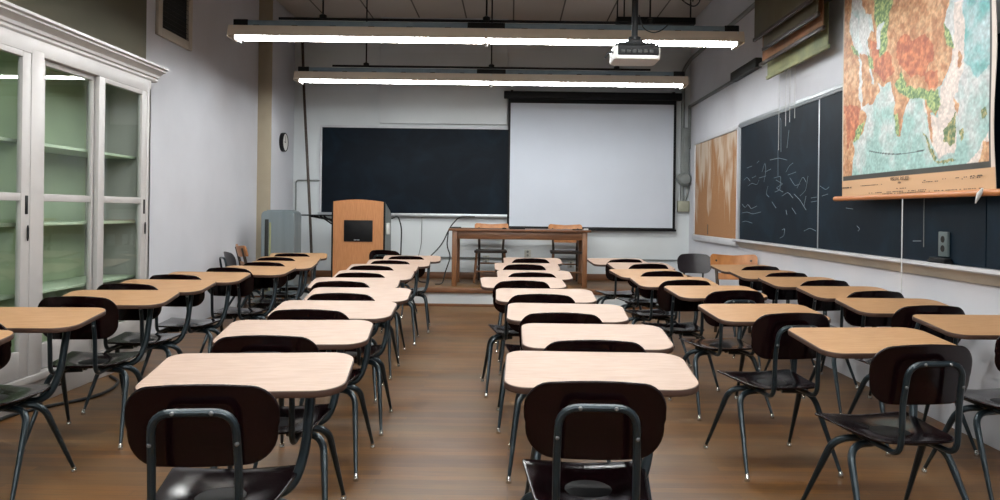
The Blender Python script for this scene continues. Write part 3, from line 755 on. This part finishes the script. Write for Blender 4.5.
# ------------------------------------------------------------------ wall map of Asia
MX = XR-.13
def mp(u, v): return on_wall(u, v, MX)
ZB, ZTOP, YL, YR = 1.577, 3.12, MX*F/(842-511), 4.09
wm = thing('wall_map', 'large coloured relief map of Asia hanging before the wall chalkboard', 'map', (MX, (YL+YR)/2, ZB-.03))
base = Vector((MX, (YL+YR)/2, ZB-.03))
rng = np.random.default_rng(3)
def vnoise(x, y, seed):
    r = np.random.default_rng(seed); g = r.random((64, 64))
    xi, yi = np.floor(x).astype(int), np.floor(y).astype(int); fx, fy = x-xi, y-yi
    fx, fy = fx*fx*(3-2*fx), fy*fy*(3-2*fy)
    G = lambda a, b: g[a % 64, b % 64]
    return (G(xi, yi)*(1-fx)+G(xi+1, yi)*fx)*(1-fy)+(G(xi, yi+1)*(1-fx)+G(xi+1, yi+1)*fx)*fy
def fbm(x, y, seed, o=4):
    t = 0; a = .5
    for k in range(o): t = t+a*vnoise(x*2**k, y*2**k, seed+k); a *= .5
    return t/(1-.5**o)
NX, NZ = 380, 330
def inpoly(px, py, poly):
    ins = np.zeros(px.shape, bool); n = len(poly)
    for i in range(n):
        x0, y0 = poly[i]; x1, y1 = poly[(i+1) % n]
        if y0 == y1: continue
        c = ((y0 > py) != (y1 > py)) & (px < (x1-x0)*(py-y0)/(y1-y0)+x0); ins ^= c
    return ins
# map regions, each a list of points read along the map and turned into (across, height) on the sheet
def P2(pts): return [((YL-p.y), p.z-ZB) for p in (mp(u, v) for u, v in pts)]
LAND = {
 'asia': [(861,-60),(861,0),(866,14),(872,26),(868,40),(872,62),(870,70),(876,84),(884,86),(891,84),(894,98),(895,112),(898,134),(901,136),(903,118),(907,104),(912,96),(917,88),(921,92),(925,104),(926,112),(927,122),(931,140),(934,141),(932,128),(929,114),(933,114),(936,117),(940,106),(938,98),(934,92),(941,84),(947,72),(951,56),(952,42),(949,30),(944,24),(946,8),(952,-8),(958,-60)],
 'africa': [(838,-60),(852,-60),(852,10),(850,30),(856,48),(861,60),(860,90),(862,110),(867,112),(868,118),(864,132),(855,141),(855,152),(852,178),(852,185),(838,185)],
 'arabia': [(861,52),(870,58),(874,72),(880,92),(873,104),(863,108),(861,90)],
 'sumatra': [(921,133),(925,136),(932,148),(937,158),(935,161),(929,150)],
 'java': [(936,160),(945,160),(954,156),(956,158),(947,163),(937,163)],
 'borneo': [(943,131),(950,122),(955,112),(956,126),(954,142),(948,147),(943,142)],
 'celebes': [(958,130),(962,126),(963,138),(960,142)],
 'philippines': [(955,100),(958,104),(957,116),(954,108)],
 'guinea': [(981,108),(986,104),(988,114),(982,116)],
 'australia': [(982,144),(991,142),(991,166),(977,164),(980,154)],
 'japan': [(958,50),(962,58),(958,70),(956,62)],
}
SEA = {'med': [(851,12),(858,16),(860,40),(864,50),(860,53),(854,40),(852,26)], 'black': [(866,14),(871,13),(874,30),(870,28)], 'caspian': [(877,27),(880,22),(884,24),(881,30),(880,48),(876,50)], 'gulf': [(871,68),(873,68),(876,84),(873,82)], 'redsea': [(859.5,58),(862,60),(863,104),(860,100)]}
WHITE = {'scs': [(921,100),(926,118),(930,140),(938,158),(955,150),(956,128),(955,104),(962,70),(966,30),(962,0),(954,0),(953,40),(948,74),(940,88),(938,118),(930,116)], 'aus': [(960,166),(978,150),(990,130),(991,168)]}
GREEN = {'sib': [(872,-10),(896,-8),(888,14),(886,50),(880,56),(877,30),(874,16)], 'india_n': [(895,86),(901,70),(906,88),(914,88),(920,86),(928,92),(926,100),(905,98)], 'indochina': [(924,92),(938,90),(940,106),(935,116),(928,108)], 'meso': [(868,54),(873,58),(875,68),(871,68)], 'medc': [(852,44),(859,50),(861,56),(855,54)], 'ind_w': [(895,112),(899,112),(900,134),(897,132)], 'manch': [(944,24),(950,30),(953,50),(946,46)], 'somal': [(857,128),(866,120),(862,134),(855,142)]}
RED = {'tibet': [(897,42),(904,34),(912,40),(926,34),(934,44),(932,60),(924,74),(912,78),(902,68),(896,56)], 'iran': [(870,38),(886,52),(892,56),(894,74),(884,82),(876,72),(872,58)], 'ethiop': [(845,104),(862,108),(860,130),(848,150)], 'yunnan': [(924,74),(936,70),(938,86),(928,90)]}
PACIFIC = [(958,-60),(992,-60),(992,60),(978,80),(962,60),(966,30)]
ww, hh2 = (YL-YR), ZTOP-ZB
sx, sz = np.meshgrid(np.linspace(0, ww, NX), np.linspace(-.135, hh2, NZ), indexing='ij')
jx = sx+(fbm(sx*14, sz*14+3, 11)-.5)*.06; jz = sz+(fbm(sx*14+7, sz*14+9, 21)-.5)*.06
C = np.zeros((NX, NZ, 3)); n1 = fbm(sx*9, sz*9, 31); n2 = fbm(sx*30, sz*30, 41); n3 = fbm(sx*70+3, sz*70, 51)
def lerp(a, b, t): return np.array(a)[None, None]*(1-t[..., None])+np.array(b)[None, None]*t[..., None]
ocean = lerp((148, 188, 182), (206, 206, 204), np.clip((n1-.35)*2.2+.9*np.clip((sz-.32)*1.6, -1, .7), 0, 1))
C[:] = ocean
def paint(poly, c1, c2, nn=None, soft=1.0):
    nn = n2 if nn is None else nn
    k = inpoly(jx, jz, P2(poly)); C[k] = (lerp(c1, c2, np.clip((nn-.3)*2.5, 0, 1)))[k]
paint(PACIFIC, (92, 168, 166), (176, 198, 200), n1)
for p in WHITE.values(): paint(p, (216, 200, 190), (226, 210, 200), n1)
for k_, p in LAND.items(): paint(p, (186, 118, 70), (212, 166, 120))
for p in RED.values(): paint(p, (176, 82, 44), (208, 122, 74))
for p in GREEN.values(): paint(p, (84, 128, 74), (176, 190, 116), n3)
for k_ in ('borneo', 'sumatra', 'guinea', 'celebes', 'java'): paint(LAND[k_], (80, 118, 70), (180, 160, 104), n3)
for p in SEA.values(): paint(p, (214, 214, 212), (196, 210, 208), n1)
C *= (1+.34*(n3-.5)+.2*(n2-.5))[..., None]
C = C*.86+C.mean(axis=2, keepdims=True)*.14
# margins: black lower rule, dark side rule, white edges
edge = ww*(1-(991-984)/1000.)
rule = (sz < .033) & (sz > -.005); C[rule] = (40, 40, 32)
C[(sx > ww-.062) & (sx < ww-.045)] = (48, 46, 44); C[sx >= ww-.045] = (220, 206, 194)
C[sx < .018] = (196, 186, 172)
C[sz <= -.005] = (206, 164, 124); C *= 1
# curve line across the Indian Ocean
cl = P2([(870+i*2.7, 151+3.6*math.sin(math.pi*i/20)-.05*i) for i in range(21)])
for (cx, cz) in [(a[0]+(b[0]-a[0])*t, a[1]+(b[1]-a[1])*t) for a, b in zip(cl, cl[1:]) for t in np.linspace(0, 1, 12)]:
    k = (np.abs(sx-cx) < .004) & (np.abs(sz-cz) < .004); C[k] = C[k]*.7
C = np.clip(C/255, 0, 1); Cl = np.where(C <= .04045, C/12.92, ((C+.055)/1.055)**2.4)
verts = []; 
for back in (0, 1):
    for i in range(NX):
        for j in range(NZ):
            x, z = sx[i, j], sz[i, j]
            wav = .006*math.sin(x*3.1+z*1.7)+.010*max(0, (x-(ww-.12))/.12)**2*(1+.8*math.sin(z*7))
            verts.append((-.002-wav+.003*back if not back else .002-wav, YL-x-base.y, z+ZB-base.z))
faces = []
for i in range(NX-1):
    for j in range(NZ-1):
        a = i*NZ+j; faces.append((a, a+NZ, a+NZ+1, a+1)); b = NX*NZ+a; faces.append((b, b+1, b+NZ+1, b+NZ))
for i in range(NX-1):
    for j in (0, NZ-1): a = i*NZ+j; b = NX*NZ+a; faces.append((a, b, b+NZ, a+NZ))
for j in range(NZ-1):
    for i in (0, NX-1): a = i*NZ+j; b = NX*NZ+a; faces.append((a, a+1, b+1, b))
me = bpy.data.meshes.new('map_sheet'); me.from_pydata(verts, [], faces); me.materials.append(M['print'])
ca = me.color_attributes.new('print', 'FLOAT_COLOR', 'POINT')
buf = np.ones((len(verts), 4), np.float32); buf[:NX*NZ, :3] = Cl.reshape(-1, 3); buf[NX*NZ:, :3] = srgb((196, 186, 172))
ca.data.foreach_set('color', buf.ravel())
for p in me.polygons: p.use_smooth = True
ms = bpy.data.objects.new('map_sheet', me); col.objects.link(ms); ms.parent = wm
MB().tube([(0, YL-base.y+.13, -.112), (0, YR-base.y-.25, -.112)], .019, 14).build('bottom_rod', M['rod_wood'], wm)
MB().tube([(0, YL-base.y+.03, ZTOP-base.z+.03), (0, YR-base.y-.25, ZTOP-base.z+.03)], .035, 16).build('top_roller', M['rod_wood'], wm)
hb = MB()
for yy in (YL-base.y+.05, YR-base.y-.15): hb.box((-.02, yy-.012, ZTOP-base.z+.05), (.13, yy+.012, ZTOP-base.z+.08), .003)
hb.build('hanger_bracket', M['black_metal'], wm)
tie = mp(988, 194)-base
MB().tube([tie+Vector((-.03, .0, .03)), tie+Vector((-.035, .02, .0)), tie+Vector((-.035, .055, -.05))], [.006, .014, .003], 8).build('cord_tie', M['cord'], wm)
def text(body, size, pos, parent, m, name, rot, extr=.0006, align='CENTER', xs=1.):
    cu = bpy.data.curves.new(name, 'FONT'); cu.body = body; cu.size = size; cu.extrude = extr; cu.align_x = align
    tmp = bpy.data.objects.new(name, cu); col.objects.link(tmp)
    dg = bpy.context.evaluated_depsgraph_get(); me_ = bpy.data.meshes.new_from_object(tmp.evaluated_get(dg))
    bpy.data.objects.remove(tmp); bpy.data.curves.remove(cu)
    me_.materials.clear(); me_.materials.append(M[m])
    me_.transform(Matrix.Translation(pos) @ rot @ Matrix.Diagonal((xs, 1, 1, 1)))
    o = bpy.data.objects.new(name, me_); col.objects.link(o); o.parent = parent; return o
ROT_R = Matrix(((0, 0, -1, 0), (-1, 0, 0, 0), (0, 1, 0, 0), (0, 0, 0, 1)))      # text on a face looking towards -X
def mt_(u, v): p = mp(u, v)-base; return Vector((-.012, p.y, p.z))
title = [text('VISUAL RELIEF', .034, mt_(901, 180.2), wm, 'ink', 'map_title', ROT_R, xs=1.15)]
text('ASIA', .020, mt_(901, 183.4), wm, 'ink', 'map_title', ROT_R)
# rows of tiny print in the lower margin, as fine broken lines
fp = MB()
for (u0, u1, v0, v1) in ((843, 854, 188.2, 187.4), (862, 884, 186, 184.3), (896, 908, 188.6, 188), (925, 932, 180.5, 180), (920, 940, 182.5, 181), (944, 948, 179, 178.6), (957, 983, 179.6, 177), (957, 985, 178, 175.4), (970, 984, 176.3, 175), (870, 930, 193.2, 189.6), (884, 985, 194, 188)):
    a, b = mp(u0, v0)-base, mp(u1, v1)-base; n = max(3, int((b-a).length/.02))
    for k in range(n):
        if random.random() < .25: continue
        p = a.lerp(b, (k+.1)/n); q = a.lerp(b, (k+.1+random.uniform(.4, .8))/n)
        hgt = .010 if u1-u0 == 11 else .005
        fp.box((-.0105, min(p.y, q.y), p.z-hgt/2), (-.0095, max(p.y, q.y), p.z+hgt/2))
fp.build('fine_print', M['ink'], wm)

# pull cords
def cord(label, u, v0, v1, X, r=.004, top=None, m='cord'):
    a, b = on_wall(u, v0, X), on_wall(u, v1, X); a.y = b.y = (a.y+b.y)/2
    tag(MB().tube([a, a.lerp(b, .5)+Vector((0, .002, 0)), b], r, 6).build('pull_cord', M[m]), label, 'cord', 'white pull cords')
cord('long white pull cord hanging below the map down past the chalk tray', 902, 196, 302, MX-.0)
cord('fainter pull cord hanging below the map behind its rod', 924, 196, 247, XR-.03, .0022, m='pipe')
# ------------------------------------------------------------------ retracted charts above the chalkboard
cr = thing('chart_rack', 'rack of retracted roll-down charts hanging high above the wall chalkboard', 'chart rack', (XR, 6.9, 2.7))
def cw_(u, v, X): return on_wall(u, v, X)
layers = [((754, 38), (812, 1), XR-.40, 'chart_olive', .46), ((763, 49), (819, 13), XR-.31, 'chart_olive', .30), ((762, 63), (824, 27), XR-.22, 'chart_tan', .34), ((767, 77), (829, 46), XR-.13, 'chart_green', .40)]
b0 = Vector((XR, 6.9, 2.7))
for (a, b, X, m, hgt) in layers:
    pa, pb = cw_(*a, X), cw_(*b, X); z = (pa.z+pb.z)/2
    y1, y0 = pa.y, pb.y
    MB().box((X-.004, y0+.02, z), (X+.004, y1-.02, z+hgt), .001, mtx=Matrix.Translation(-b0)).build('chart_sheet', M[m], cr)
    MB().box((X-.014, y0, z-.022), (X+.014, y1, z+.012), .005, mtx=Matrix.Translation(-b0)).build('chart_bar', M['dark_wood'] if m != 'chart_green' else M['chart_green'], cr)
    MB().tube([Vector((X, y0-.02, z+hgt))-b0, Vector((X, y1+.02, z+hgt))-b0], .035, 14).build('chart_roller', M['dark_wood'], cr)
for yy, hgt_ in ((6.16, .42), (7.3, .05)):
    bk = MB().box((XR-.47, yy-.03, 3.50-hgt_), (XR-.001, yy+.03, 3.53), .006, mtx=Matrix.Translation(-b0))
    bk.build('bracket', M['black'], cr)
for u, v1 in ((779, 150), (786, 126), (790, 122), (795, 118)):
    cord('thin white cord hanging from the retracted charts across the slate', u, 66, v1, XR-.10, .003)

# ------------------------------------------------------------------ world, camera, view
w_ = bpy.data.worlds.new('world'); scene.world = w_; w_.use_nodes = True
w_.node_tree.nodes['Background'].inputs[0].default_value = (.05, .055, .06, 1)
cam = bpy.data.cameras.new('camera'); co = bpy.data.objects.new('camera', cam); col.objects.link(co)
cam.sensor_width = 36; cam.lens = F/1000*36; cam.sensor_fit = 'HORIZONTAL'
co.matrix_world = Matrix.Translation((0, 0, H)) @ Matrix.Rotation(math.pi/2, 4, 'X') @ Matrix.Rotation(ROLL, 4, 'Z')
cam.shift_x = -(U0-500)/1000; cam.shift_y = -(250-V0)/1000; cam.clip_start = .05
scene.camera = co
scene.view_settings.view_transform = 'Standard'; scene.view_settings.look = 'None'
scene.view_settings.gamma = 1; scene.view_settings.use_curve_mapping = False
scene.view_settings.exposure = 0.0
scene.cycles.max_bounces = 8; scene.cycles.diffuse_bounces = 2; scene.cycles.glossy_bounces = 4; scene.cycles.transparent_max_bounces = 12
scene.cycles.use_denoising = True
scene.cycles.sample_clamp_indirect = 4
